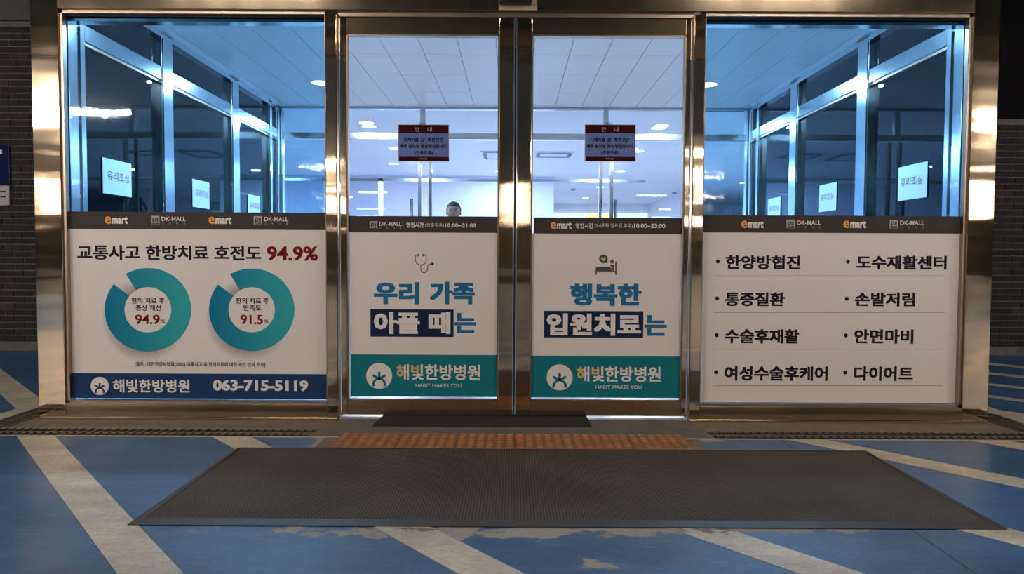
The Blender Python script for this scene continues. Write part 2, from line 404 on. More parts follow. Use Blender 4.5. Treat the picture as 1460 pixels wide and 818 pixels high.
# ---- porch facade: posts, header, windows, doors
def trim(no, fn, mt=STEEL, bev=.0025):
    m = MB(); fn(m); return tag(m.build('trim_%d' % no, mt, bevel=bev), kind='structure')
trim(6, lambda m: m.box(-2.80, -2.642, 0, .16, .012, 2.9))
trim(7, lambda m: m.box(2.664, 2.815, 0, .16, .012, 2.9))
trim(8, lambda m: m.box(-1.093, -1.030, 0, .16, .012, 2.393))
trim(9, lambda m: m.box(1.050, 1.112, 0, .16, .012, 2.378))
trim(10, lambda m: (m.box(-2.642, 2.664, -.004, .16, 2.393, 2.9)), STEEL_FLAT)
trim(11, lambda m: (m.box(-2.80, -1.03, -.012, .16, 0, .013), m.box(1.05, 2.815, -.012, .16, 0, .013)), STEEL_FLAT, .001)
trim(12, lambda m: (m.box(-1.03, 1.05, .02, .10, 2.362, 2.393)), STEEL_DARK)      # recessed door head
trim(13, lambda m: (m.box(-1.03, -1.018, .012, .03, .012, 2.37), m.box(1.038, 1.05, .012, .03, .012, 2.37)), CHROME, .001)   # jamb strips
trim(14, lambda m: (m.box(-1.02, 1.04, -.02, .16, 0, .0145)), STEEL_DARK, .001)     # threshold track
# header above the porch (fascia) and back box
m = MB(); m.box(-2.8, 2.815, .02, .16, 2.9, 3.6); tag(m.build('wall_fascia', DARKM), kind='structure')
m = MB(); m.box(-2.78, 2.80, .16, 3.1, 2.78, 2.9); tag(m.build('ceiling', DARKM), kind='structure')

def window(no, x0, x1):
    w_ = root('window_%d' % no, ((x0 + x1) / 2, .06, 0), kind='structure')
    s = MB(); s.box(x0, x1, .004, .14, .013, .092); s.build('sill_rail', STEEL_FLAT, w_, bevel=.002)
    fr = MB(); a, b_ = x0, x1
    fr.box(a, b_, .014, .05, 2.373, 2.393); fr.box(a, b_, .014, .05, .092, .108)
    fr.box(a, a + .02, .014, .05, .092, 2.393) if x0 < 0 else fr.box(a, a + .007, .014, .05, .092, 2.393)
    fr.box(b_ - .007, b_, .014, .05, .092, 2.393) if x0 < 0 else fr.box(b_ - .02, b_, .014, .05, .092, 2.393)
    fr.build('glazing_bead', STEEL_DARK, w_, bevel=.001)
    g = MB(); g.box(a + .006, b_ - .006, .046, .054, .106, 2.379); g.build('pane', GL_FILM, w_)
    k = MB(); k.box(a, b_, .044, .058, 2.366, 2.376); k.box(a + .018 if x0 < 0 else a + .005, b_ - .005 if x0 < 0 else b_ - .018, .044, .057, .104, .109); k.build('gasket', RUBBER, w_)
    h = MB(); h.box(a, b_, .075, .15, 2.345, 2.42); h.build('head_rail', SILVER, w_)
window(1, -2.642, -1.093); window(2, 1.112, 2.664)

def door(no, x0, x1, sl, sr, gx0, gx1):
    d = root('door_%d' % no, ((x0 + x1) / 2, .05, 0), kind='structure')
    y0, y1 = .03, .075
    m = MB(); m.box(x0, gx0, y0, y1, .027, 2.362); m.build('stile', STEEL, d, bevel=.003)
    m = MB(); m.box(gx1, x1, y0, y1, .027, 2.362); m.build('stile', STEEL, d, bevel=.003)
    m = MB(); m.box(gx0, gx1, y0 + .001, y1, 2.268, 2.362); m.build('top_rail', STEEL_FLAT, d, bevel=.002)
    m = MB(); m.box(gx0, gx1, y0 + .001, y1, .027, .118); m.build('bottom_rail', STEEL_FLAT, d, bevel=.002)
    m = MB(); b = .008
    m.box(gx0, gx1, y0 + .004, y1, 2.258, 2.268); m.box(gx0, gx1, y0 + .004, y1, .118, .125)
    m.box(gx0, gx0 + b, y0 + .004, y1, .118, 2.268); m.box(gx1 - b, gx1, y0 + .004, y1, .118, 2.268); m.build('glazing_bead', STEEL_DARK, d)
    m = MB(); m.box(gx0 + .004, gx1 - .004, .049, .057, .121, 2.262); m.build('pane', GL_DOOR, d)
    m = MB(); xe = x1 if sl else x0
    m.box(xe - .003, xe + .003, y0 - .004, y1, .03, 2.36); m.build('edge_seal', CHROME, d)
door(1, -1.017, .003, True, False, -.978, -.083)
door(2, .021, 1.038, False, True, .108, 1.008)
m = MB(); m.box(.0065, .0175, .05, .06, .03, 2.36); tag(m.build('trim_15', RUBBER), kind='structure')

# ---- porch side walls (glass bays), left x=-2.62, right x=2.62
def side_wall(no, s):
    X0 = CX + s * 2.632; X1 = CX + s * 2.715
    w_ = root('window_%d' % no, (X0, 2.0, 0), kind='structure')
    ys = [(.165, .235), (1.23, 1.41), (2.60, 2.79), (3.66, 3.76), (3.92, 4.02)]
    for a, b_ in ys:
        m = MB()
        if a < .2: m.box(X0, X0 + s * .016, .062, b_, 0, 2.62)
        else: m.box(X0, X1, a, b_, 0, 2.62)
        m.build('post', SILVER, w_, bevel=.003)
        m = MB(); xx = X0 - s * .010; m.box(xx, X0, a + .004, a + .012, 0, 2.58); m.build('post_lip', CHROME, w_)
    for i in range(4):
        a, b_ = ys[i][1], ys[i + 1][0]
        m = MB(); m.box(X0, X1, a, b_, 2.275, 2.372); m.build('transom', SILVER, w_, bevel=.003)
        m = MB(); m.box(X0 + s * .012, X1, a, b_, 2.255, 2.275); m.build('transom_lip', STEEL_DARK, w_)
        m = MB(); m.box(X0, X1, a, b_, 2.59, 2.64); m.build('head', SILVER, w_)
        m = MB(); m.box(X0, X1, a, b_, 0, .10); m.build('bottom_rail', SILVER, w_)
        m = MB(); xm = (X0 + X1) / 2; m.box(xm - .005, xm + .005, a, b_, .10, 2.256); m.build('pane', GL_SIDE, w_)
        m = MB(); m.box(xm - .005, xm + .005, a, b_, 2.372, 2.59); m.build('pane', GL_SIDE, w_)
side_wall(3, -1); side_wall(4, 1)

# ---- porch ceiling of single panels
m = MB(); m.box(-2.70, 2.73, .16, 4.05, 2.66, 2.78); pc = tag(m.build('ceiling', PANELB), kind='structure')
gx = sorted([-.437 + .3 * k for k in range(-8, 12)]); gx = [g for g in gx if -2.70 < g < 2.7]
gx = [-2.70] + gx + [2.72]; gy = [.17, .49, 1.18, 1.87, 2.555, 3.28, 3.93, 4.03]
for i in range(len(gx) - 1):
    if gx[i + 1] - gx[i] < .03: continue
    for j in range(len(gy) - 1):
        b = MB(); b.box(gx[i] + .0022, gx[i + 1] - .0022, gy[j] + .0018, gy[j + 1] - .0018, 2.64, 2.66); b.build('ceiling_panel', PANEL, pc)

# ---- inner facade at y = 4.03
YI = 4.04
wi = root('window_5', (CX, YI, 0), kind='structure')
m = MB(); m.box(-5.5, 5.5, YI, YI + .07, 2.283, 2.352); m.build('transom', SILVER, wi, bevel=.002)
m = MB(); m.box(-5.5, 5.5, YI, YI + .07, 2.615, 2.66); m.build('head', SILVER, wi)
for x in (-4.4, -2.62, CX - .99 - .04, CX + .98 + .05, 2.65, 4.4):
    m = MB(); m.box(x - .03, x + .03, YI, YI + .07, 2.352, 2.615); m.build('mullion', SILVER, wi)
for x in (-4.4, -2.62, CX, 2.65, 4.4):
    m = MB(); m.box(x - .022, x + .022, YI, YI + .07, 0, 2.283); m.build('mullion', SILVER, wi)
pxs = [-5.5, -4.4, -2.62, -1.02, 1.04, 2.65, 4.4, 5.5]
for a, b_ in zip(pxs[:-1], pxs[1:]):
    m = MB(); m.box(a + .03, b_ - .03, YI + .03, YI + .04, 2.352, 2.615); m.build('pane', GL_IN, wi)
for a, b_ in ((-5.5, -4.42), (-4.38, -2.64), (2.68, 4.38), (4.42, 5.5)):
    m = MB(); m.box(a, b_, YI + .03, YI + .04, .02, 2.283); m.build('pane', GL_IN, wi)
def inner_door(no, x0, x1, hx):
    d = root('door_%d' % no, ((x0 + x1) / 2, YI, 0), kind='structure')
    m = MB(); m.box(x0, x1, YI + .03, YI + .042, .09, 2.27); m.build('pane', GL_IN, d)
    m = MB(); m.box(x0, x1, YI + .015, YI + .055, .01, .09); m.build('bottom_rail', SILVER, d)
    e = x1 if hx > (x0 + x1) / 2 else x0
    m = MB(); m.box(min(e, e + (.04 if e == x0 else -.04)), max(e, e + (.04 if e == x0 else -.04)), YI + .015, YI + .055, .09, 2.27); m.build('stile', SILVER, d)
    h = MB(); h.cyl((hx, YI - .05, .62), (hx, YI - .05, 1.61), .018); h.cyl((hx, YI - .05, .75), (hx, YI + .03, .75), .01); h.cyl((hx, YI - .05, 1.5), (hx, YI + .03, 1.5), .01)
    h.build('door_handle', SILVER, d, smooth=False)
inner_door(3, -2.58, -1.035, -1.135); inner_door(4, -.955, -.02, -.93)
inner_door(5, .045, 1.015, .985); inner_door(6, 1.095, 2.61, 1.155)

# ---- lobby shell
m = MB(); m.box(-2.70, 2.72, .16, 3.35, -.02, .012); m.box(-9, 9, 3.35, 21, -.02, .012); tag(m.build('floor', LOBF), kind='structure')
m = MB(); m.box(-9, 9, 4.11, 21, 2.64, 2.8); m.box(-9, -2.76, 3.33, 4.11, 2.64, 2.8); m.box(2.78, 9, 3.33, 4.11, 2.64, 2.8); tag(m.build('ceiling', mat('lobby ceiling', (.80, .80, .86), .5)), kind='structure')
m = MB(); m.box(-9, .86, 11.3, 11.5, 0, 2.64); tag(m.build('wall_lobby_left', LOBW2), kind='structure')
m = MB(); m.box(.86, 9, 19.4, 19.6, 0, 2.64); tag(m.build('wall_lobby_back', LOBW), kind='structure')
m = MB(); m.box(.74, .86, 11.5, 19.4, 0, 2.64); tag(m.build('wall_lobby_inner', LOBW), kind='structure')
m = MB(); m.box(4.4, 4.55, 15.2, 19.4, 0, 2.64); tag(m.build('wall_lobby_pier', LOBW), kind='structure')
for s in (-1, 1):
    m = MB(); m.box(s * 9, s * 9.1, 3.33, 21, 0, 2.8); tag(m.build('wall_lobby_side', LOBW), kind='structure')
    m = MB(); m.box(CX + s * 2.72, CX + s * 2.76, 3.02, 3.33, 0, 2.66); tag(m.build('trim_%d' % (17 + s), SILVER), kind='structure')
# glazed partition line left of the inner doors
pt = root('window_6', (-3, 7.6, 0), kind='structure')
for x in (-3.1, -2.2):
    m = MB(); m.box(x - .035, x + .035, 8.0, 8.07, 0, 2.25); m.build('mullion', LOBW, pt)
m = MB(); m.box(-5, 2.2, 8.0, 8.07, 2.2, 2.25); m.build('head', SILVER, pt)
m = MB(); m.box(-5, -2.2, 8.03, 8.04, 0, 2.2); m.build('pane', GL_IN, pt)
# lit sign board far behind the right inner doors
sb = root('sign_board', (2.6, 19.35, 2.03), 'white backlit sign board with a yellow section on the far lobby wall', 'sign')
m = MB(); m.box(.95, 4.3, 19.3, 19.38, 2.03, 2.345); m.build('light_box', mat('lit white sign', (.8, .9, .9), .5, emit=(.75, .95, 1), es=1.1), sb)
m = MB(); m.box(2.31, 3.26, 19.285, 19.3, 2.05, 2.33); m.build('yellow_panel', mat('lit yellow sign', (.9, .8, .2), .5, emit=(1, .85, .35), es=.9), sb)

# ================================================================ LAMPS
def downlight(x, y, z, power, label, group, r=.085, col=COOL, size=.16):
    t = root('downlight', (x, y, z), label, 'ceiling light', group)
    m = MB(); m.lathe(x, y, [(r, z - .004), (r + .018, z - .004), (r + .018, z)], 24); m.build('trim_ring', mat('white trim ring', (.8, .82, .85), .4), t)
    m = MB(); m.lathe(x, y, [(r, z - .0065), (r, z - .0045)], 24); m.build('lens', LENS, t)
    ld = bpy.data.lights.new('downlight_lamp', 'AREA'); ld.shape = 'DISK'; ld.size = size; ld.energy = power; ld.color = col
    lo = bpy.data.objects.new('lamp', ld); C.objects.link(lo); lo.parent = t; lo.location = (0, 0, -.012)
LENS = mat('lit lens', (.9, .9, .9), .5, emit=(.88, .94, 1), es=14)
for x, y, nm in ((-1.83, 1.0, 'front left'), (1.84, 1.0, 'front right'), (-1.86, 2.88, 'rear left'), (1.875, 2.88, 'rear right')):
    downlight(x, y, 2.64, VEST_LAMP, 'round white downlight in the porch ceiling, %s one of four' % nm, 'porch downlights', col=(.70, .82, 1.0))
lob = [(-1.85, 5.05, 'just behind the left inner doors'), (1.89, 5.15, 'just behind the right inner doors'), (-1.85, 7.3, 'second back behind the left doors'), (1.98, 7.43, 'second back behind the right doors'),
       (-4.2, 6.2, 'added unseen at the far left of the lobby'), (4.3, 6.2, 'added unseen at the far right of the lobby'), (-2.17, 9.2, 'near the lavender lobby wall'), (2.1, 10.2, 'midway down the lobby'), (2.1, 13.6, 'in the deep part of the lobby'),
       (2.09, 16.97, 'before the far lobby wall'), (-.25, 10.3, 'added left of the lobby corner'), (5.2, 12.4, 'added unseen on the right side of the deep lobby'), (-5.6, 9.2, 'added unseen at the left end of the lobby'), (5.6, 9.0, 'added unseen at the right end of the lobby')]  # corner, side and end downlights are extras, added to brighten the lobby
for x, y, nm in lob:
    downlight(x, y, 2.64, LOBBY_LAMP, 'round white downlight ' + nm, 'lobby downlights')

def tube(x0, x1, y, z=3.4, k=1.0, label='', rad=.032):
    t = root('tube_lamp', ((x0 + x1) / 2, y, z), label, 'lamp', 'parking hall tube lamps')
    m = MB(); m.cyl((x0, y, z), (x1, y, z), rad, 10)
    m.build('tube', mat('lit tube', (.9, .9, .9), .5, emit=WARM, es=GARAGE_LAMP * k), t)
    zt = 3.62 if y < -4.6 else 3.6
    for a, b_ in ((x0 - .05, x0), (x1, x1 + .05)):
        m = MB(); m.box(a, b_, y - .04, y + .04, z - .03, zt - .001); m.build('bracket', DARKM, t)
tube(-8.4, -6.6, -8.5, 3.42, 1.4, 'long tube lamp over the parking hall, reflected in the left window')
tube(8.5, 10.2, -9.3, 3.42, .8, 'long tube lamp over the parking hall, reflected in the right post')
tube(-9.4, -7.9, -3.4, 3.4, .95, 'added unseen tube lamp at the far left side of the hall')  # unseen lamp, added to light the facade and floor from the left
tube(7.9, 9.4, -3.4, 3.4, .95, 'added unseen tube lamp at the far right side of the hall')  # its unseen counterpart, added for light from the right
tube(-2.9, -1.7, -2.1, 3.45, .25, 'added unseen short tube lamp under the canopy, left')  # unseen lamp, added to brighten the floor before the doors
tube(1.7, 2.9, -2.1, 3.45, .25, 'added unseen short tube lamp under the canopy, right')  # second added lamp for the front floor, also unseen
tube(-6.0, -4.9, -16.5, 3.42, .30, 'tube lamp second row, left')
tube(5.0, 6.2, -17.5, 3.42, .30, 'tube lamp second row, right')
tube(-.3, .5, -24, 3.42, .15, 'tube lamp third row, middle')
tube(7.6, 8.6, -26, 3.42, .4, 'tube lamp third row, right')
for x, y_, nm in ((-15.6, -21, 'deep in the hall at the left'), (15.8, -21, 'deep in the hall at the right'), (-7.6, -27, 'deep in the hall left of the middle'), (-19.3, -27, 'deepest at the far left'),
        (19.5, -27, 'deepest at the far right'), (.3, -34, 'in the last row at the middle'), (-9.3, -34, 'in the last row left of the middle'), (9.5, -34, 'in the last row right of the middle'), (-24, -34, 'in the last row far left'), (24, -34, 'in the last row far right')):
    tube(x - .8, x + .8, y_, 3.42, .10, 'tube lamp ' + nm)
# ================================================================ PRINTED SHEETS
YG = .0455     # front face of the fixed panes
_tc = {}
def text_mesh(s, bold):
    key = (s, bold)
    if key in _tc: return _tc[key]
    cu = bpy.data.curves.new('lettering', 'FONT'); cu.body = s; cu.offset = min(bold, .006); cu.resolution_u = 2
    o = bpy.data.objects.new('lettering', cu); C.objects.link(o)
    dg = bpy.context.evaluated_depsgraph_get(); dg.update()
    me = o.evaluated_get(dg).to_mesh()
    v = [tuple(p.co) for p in me.vertices]; fc = [tuple(p.vertices) for p in me.polygons]
    o.evaluated_get(dg).to_mesh_clear(); bpy.data.objects.remove(o); bpy.data.curves.remove(cu)
    if bold > .006:          # thicken the strokes evenly
        d = bold * 1.2; V, Fc = [], []
        for q in range(9):
            ox, oy = ((0, 0), (1, 1), (-1, 1), (1, -1), (-1, -1), (1, 0), (-1, 0), (0, 1), (0, -1))[q]; ox *= d; oy *= d * .75
            n = len(V); V += [(a + ox, b_ + oy, q * 3e-5) for a, b_, _ in v]; Fc += [tuple(n + i for i in t_) for t_ in fc]
        v, fc = V, Fc
    x0 = min(p[0] for p in v); x1 = max(p[0] for p in v); y0 = min(p[1] for p in v); y1 = max(p[1] for p in v)
    v = [((p[0] - x0) / (x1 - x0), (p[1] - y0) / (y1 - y0), p[2]) for p in v]
    _tc[key] = (v, fc); return _tc[key]
def rect_at(u0, u1, v0, v1, y):
    um = (u0 + u1) / 2; vm = (v0 + v1) / 2
    return wx(u0, vm, y).x, wx(u1, vm, y).x, wx(um, v1, y).z, wx(um, v0, y).z
def lettering(par, s, u0, u1, v0, v1, m, y, bold=.0, gold=None, name='lettering', shear=0):
    """a line of print that fills the given rectangle of the sheet"""
    vv, fc = text_mesh(s, bold); X0, X1, Z0, Z1 = rect_at(u0, u1, v0, v1, y); off = wpos(par)
    me = bpy.data.meshes.new(name)
    me.from_pydata([(X0 + a * (X1 - X0) - off.x, y - c_ - off.y, Z0 + b * (Z1 - Z0) - off.z) for a, b, c_ in vv], [], fc)
    me.materials.append(m)
    if gold:
        me.materials.append(gold[0])
        for p in me.polygons:
            cx = sum(vv[i][0] for i in p.vertices) / len(p.vertices); cy = sum(vv[i][1] for i in p.vertices) / len(p.vertices)
            if any(a <= cx <= b and c_ <= cy <= d for a, b, c_, d in gold[1:]): p.material_index = 1
    me.update(); o = bpy.data.objects.new(name, me); C.objects.link(o); o.parent = par
    return o
def patch(par, pts, m, y, name):      # flat printed shape, pts in photo measure
    off = wpos(par); me = bpy.data.meshes.new(name)
    P = [wx(u, v, y) for u, v in pts]
    me.from_pydata([(p.x - off.x, y - off.y, p.z - off.z) for p in P], [], [tuple(range(len(P)))]); me.materials.append(m); me.update()
    if me.polygons[0].normal.y > 0: me.flip_normals()
    o = bpy.data.objects.new(name, me); C.objects.link(o); o.parent = par
    return o
def prect(par, u0, u1, v0, v1, m, y, name):
    X0, X1, Z0, Z1 = rect_at(u0, u1, v0, v1, y); b = MB()
    b.v = [(X0, y, Z0), (X1, y, Z0), (X1, y, Z1), (X0, y, Z1)]; b.face((0, 1, 2, 3)); return b.build(name, m, par)
def circ(cx, cy, r, k=40, a0=0, a1=360, ry=None):
    ry = ry or r
    return [(cx + r * math.cos(D2R(a0 + (a1 - a0) * i / (k if a1 - a0 >= 360 else k - 1))), cy - ry * math.sin(D2R(a0 + (a1 - a0) * i / (k if a1 - a0 >= 360 else k - 1)))) for i in range(k)]
def stroke(par, pts, wd, m, y, name, caps=True):
    b = MB(); P = [Vector((wx(u, v, y).x, 0, wx(u, v, y).z)) for u, v in pts]
    wd = wd / 242.0
    for i in range(len(P) - 1):
        d = (P[i + 1] - P[i]).normalized(); n = Vector((-d.z, 0, d.x)) * wd / 2; k = len(b.v)
        b.v += [(q.x, y, q.z) for q in (P[i] + n, P[i] - n, P[i + 1] - n, P[i + 1] + n)]; b.face((k, k + 1, k + 2, k + 3))
    if caps:
        for i in range(len(P)):
            k = len(b.v); b.v += [(P[i].x + wd / 2 * math.cos(t * math.pi / 5), y - .00002, P[i].z + wd / 2 * math.sin(t * math.pi / 5)) for t in range(10)]; b.face(tuple(range(k, k + 10)))
    return b.build(name, m, par)
def sheet(name, u0, u1, v0, v1, m, y, label, cat, group=None, th=.0012):
    X0, X1, Z0, Z1 = rect_at(u0, u1, v0, v1, y)
    t = root(name, ((X0 + X1) / 2, y, Z0), label, cat, group)
    b = MB(); b.box(X0, X1, y, y + th, Z0, Z1); b.build('sheet', m, t)
    return t
def store_mark(p, u0, u1, v0, v1, y):      # the supermarket's word mark: orange e, pale mart
    w_ = u1 - u0
    lettering(p, 'e', u0, u0 + w_ * .27, v0, v1, ORANGE, y, .015, name='orange_letter')
    lettering(p, 'mart', u0 + w_ * .30, u1, v0 + (v1 - v0) * .06, v1, WHITE, y, .03)
def mall_mark(p, u, v, y, s=1.0):          # square emblem, name and small line under it
    q = 12 * s
    prect(p, u, u + q, v, v + q, GREYP, y, 'emblem')
    for a in (((.22, .80), (.22, .24), (.48, .24), (.48, .62)), ((.30, .80), (.30, .5)), ((.78, .2), (.78, .78), (.52, .78)), ((.64, .24), (.64, .62)), ((.08, .92), (.92, .92))):
        stroke(p, [(u + q * x, v + q * z) for x, z in a], 1.3 * s, BLACKP, y - .0004, 'emblem_line', caps=False)
    lettering(p, 'DK-MALL', u + q * 1.25, u + q * 4.1, v + q * .1, v + q * .60, WHITE, y, .008)
    for i, ch in enumerate('디케이몰'):
        uu = u + q * 1.27 + i * q * .86; lettering(p, ch, uu, uu + 2.6 * s, v + q * .78, v + q * 1.0, GREYP, y)
def hospital_mark(p, cx, cy, r, bg, y):
    patch(p, circ(cx, cy, r, 48), WHITE, y, 'emblem_disc')
    k = r / 136.0; y2 = y - .0004
    # arch round the lower small disc, kept inside the big disc
    pts = [q for q in circ(cx, cy + 97 * k, 78 * k, 40, -8, 188)]
    patch(p, pts, bg, y2, 'emblem_arch')
    patch(p, circ(cx, cy + 88 * k, 47 * k, 28), WHITE, y2 - .0004, 'emblem_dot')
    for a, b_ in (((cx, cy - 34 * k), (cx, cy + 40 * k)), ((cx - 58 * k, cy - 4 * k), (cx, cy + 34 * k)), ((cx + 58 * k, cy - 4 * k), (cx, cy + 34 * k))):
        stroke(p, [a, b_], 27 * k, bg, y2 - .0001, 'emblem_ray')

# ---- left window: poster A and its strip
y = YG - .0025
A = sheet('poster', 94.5, 467, 327, 568, PAPER, y, 'wide white poster with two teal ring charts and a navy footer on the left window', 'poster', 'printed window posters')
y -= .0004
lettering(A, '교통사고 한방치료 호전도', 110, 372.5, 349.5, 370.8, INK, y, .022)
lettering(A, '94.9%', 380.3, 453.5, 350.8, 371.5, RED, y, .022)
RM, GM = ring_mat(), glow_mat()
def ring(cx, cy, R, r_, y):
    patch(A, circ(cx - 6, cy + 15, R * 1.06, 48), GM, y, 'printed_shadow')
    b = MB(); a0, a1 = 142, 480.5; k = 72
    yy = y - .0004
    for i in range(k + 1):
        t = D2R(a0 + (a1 - a0) * i / k)
        for q, qy in ((R, R * .965), (r_, r_ * .97)):
            P = wx(cx + q * math.cos(t), cy - qy * math.sin(t), yy); b.v.append((P.x, yy, P.z))
    for i in range(k): b.face((2 * i, 2 * i + 1, 2 * i + 3, 2 * i + 2))
    b.build('ring_chart', RM, A)
    patch(A, circ(cx, cy, r_ * .995, 40, ry=r_ * .965), PAPER, yy + .0001, 'ring_centre')
ring(210.8, 441.5, 61.8, 33.4, y); ring(358.9, 441.5, 61.0, 33.2, y)
y2 = y - .0006
for (a, b_, v0, v1, s, m_, bo) in ((187.3, 234.7, 424.0, 432.8, '한의 치료 후', INK, .018), (193.4, 229.4, 434.3, 443.0, '증상 개선', INK, .018), (192.6, 227.9, 448.3, 462.1, '94.9', RED, .02), (229, 235.5, 455.3, 460.8, '%', RED, .01),
        (336.3, 383.3, 424.2, 433, '한의 치료 후', INK, .018), (347.3, 372.3, 434.5, 443.2, '만족도', INK, .018), (343.1, 375, 448.5, 462.3, '91.5', RED, .02), (376.5, 383, 455.5, 461, '%', RED, .01)):
    lettering(A, s, a, b_, v0, v1, m_, y2, bo)
lettering(A, '[출처 : 대한한의사협회(2021) 교통사고 후 한의치료에 대한 국민 인식 조사]', 192.2, 378, 516, 523.4, INK, y2, .012)
prect(A, 100, 467, 532.4, 568, NAVY, y, 'footer_band')
y2 = y - .0004
hospital_mark(A, 142.2, 550, 12.9, NAVY, y2)
lettering(A, '해빛한방병원', 160.8, 270.3, 540.8, 559.4, WHITE, y2, .016)
lettering(A, '063-715-5119', 303.7, 439.4, 541.6, 557, WHITE, y2, .03)
y = YG - .0035
S = sheet('sign_strip', 94, 464.5, 302.2, 327, BLACKP, y, 'charcoal strip with two orange and white word marks above the ring chart poster', 'sign', 'charcoal name strips on the glass')
y -= .0004
store_mark(S, 149.4, 182.4, 308.2, 319, y); mall_mark(S, 215.4, 307.6, y); store_mark(S, 297.3, 330, 308.7, 319.2, y); mall_mark(S, 361.7, 308, y)

# ---- right window: poster D and its strip
y = YG - .0025
Dp = sheet('poster', 1001, 1368, 332, 573.6, PAPER, y, 'wide white poster with eight black bulleted treatment names on the right window', 'poster', 'printed window posters')
y -= .0004
rows = ((1023.6, 372.6, '한양방협진', 1034.6, 1141.2, 363.8, 383.8, 1209, '도수재활센터', 1220.7, 1349.8, 1019.8, 1349.8, 393.7),
        (1022.5, 425.3, '통증질환', 1033.6, 1119, 416.4, 436.4, 1207.4, '손발저림', 1218.8, 1304.7, 1019, 1348, 445.9),
        (1021.7, 477.6, '수술후재활', 1033.2, 1139.4, 468.9, 489.5, 1206, '안면마비', 1217.7, 1302.4, 1018.3, 1346.5, 498),
        (1021, 530.3, '여성수술후케어', 1032.8, 1180.2, 521.8, 542.6, 1205, '다이어트', 1217.7, 1301.7, 1018, 1344.5, 550.3))
for bu, bv, s1, a0, a1, v0, v1, bu2, s2, c0, c1, d0, d1, dv in rows:
    for uu in (bu, bu2): patch(Dp, circ(uu, bv + (.4 if uu == bu2 else 0), 2.9, 16), INK, y, 'bullet')
    lettering(Dp, s1, a0, a1, v0, v1, INK, y, .026); lettering(Dp, s2, c0, c1, v0 + .3, v1 + .3, INK, y, .026)
    b = MB(); n = int((d1 - d0) / 2.4)
    for i in range(n):
        P = wx(d0 + i * 2.4, dv, y); z = P.z; k = len(b.v); b.v += [(P.x, y, z), (P.x + .0055, y, z), (P.x + .0055, y, z + .0042), (P.x, y, z + .0042)]; b.face((k, k + 1, k + 2, k + 3))
    b.build('dotted_line', BROWNI, Dp, kind='stuff')
y = YG - .0035
S = sheet('sign_strip', 1002.3, 1372.5, 307.3, 332, BLACKP, y, 'charcoal strip with two orange and white word marks above the bulleted poster', 'sign', 'charcoal name strips on the glass')
y -= .0004
store_mark(S, 1057, 1089, 314.3, 325, y); mall_mark(S, 1121.4, 313.2, y); store_mark(S, 1202.5, 1235, 314.3, 325, y); mall_mark(S, 1268.5, 313.4, y)

# ---- left door leaf: poster B
YD = .0485; y = YD - .0025
B = sheet('poster', 499.6, 710, 331, 565.4, PAPER, y, 'white poster with a stethoscope icon and teal footer on the left sliding door', 'poster', 'printed window posters')
y -= .0004
def ic(pts, sc, ox, oy): return [(ox + a / sc, oy + b / sc) for a, b in pts]
I = lambda pts: ic(pts, 16.37, 580, 350)
stroke(B, I([(232, 224), (212, 228), (201, 250), (199, 300), (202, 355), (222, 402), (262, 437), (300, 449), (328, 452), (360, 449), (402, 434), (436, 402), (454, 352), (456, 300), (452, 250), (440, 228), (420, 222)]), 1.15, BROWNI, y, 'icon_tube')
stroke(B, I([(327, 455), (326, 520), (330, 562), (348, 605), (376, 627), (404, 633), (440, 624), (466, 600), (480, 560), (482, 505), (492, 470), (512, 445), (548, 430)]), 1.25, BROWNI, y, 'icon_tube')
for a, b_, r_, r2 in ((268, 222, 24, 31), (383, 222, 24, 31), (594, 428, 38, 36)): patch(B, circ(580 + a / 16.37, 350 + b_ / 16.37, r_ / 16.37, 20, ry=r2 / 16.37), GREENG, y - .0003, 'icon_dot')
lettering(B, '우리', 533, 597.8, 401.8, 433.5, BLUE, y, .036); lettering(B, '가족', 613, 677, 401.5, 433.6, BLUE, y, .036)
prect(B, 528.1, 646.8, 440.8, 480, NAVYBOX, y, 'text_box')
lettering(B, '아플', 533, 598.5, 444.6, 475.9, WHITE, y - .0004, .034); lettering(B, '때', 611, 642.2, 444.6, 475.9, WHITE, y - .0004, .034); lettering(B, '는', 647.9, 679, 446, 474.6, BLUE, y, .036)
prect(B, 499.9, 710, 505.4, 565.4, TEAL, y, 'footer_band')
hospital_mark(B, 540.6, 535.7, 18.5, TEAL, y - .0004)
gb = (GOLD, 0, .098, .2, 1), 
lettering(B, '해빛한방병원', 564.9, 684.7, 519.5, 541.7, WHITE, y - .0004, .016, gold=(GOLD, (0, .093, .25, 1.01), (.17, .272, .42, 1.01)))
lettering(B, 'HABIT MAKES YOU', 592.6, 658.1, 546.8, 551.8, WHITE, y - .0004, .004)
y = YD - .0035
S = sheet('sign_strip', 496.6, 710.4, 308, 331.4, BLACKP, y, 'charcoal opening hours strip, 10:00 to 21:00, on the left sliding door', 'sign', 'charcoal name strips on the glass')
y -= .0004
mall_mark(S, 527, 315.2, y, .93)
lettering(S, '영업시간', 579.3, 604.2, 316.8, 324.4, WHITE, y, .014); lettering(S, '(연중무휴)', 606.2, 632.8, 318, 324, WHITE, y, .0); lettering(S, '10:00~21:00', 634.6, 678.8, 318.2, 324, WHITE, y, .012)

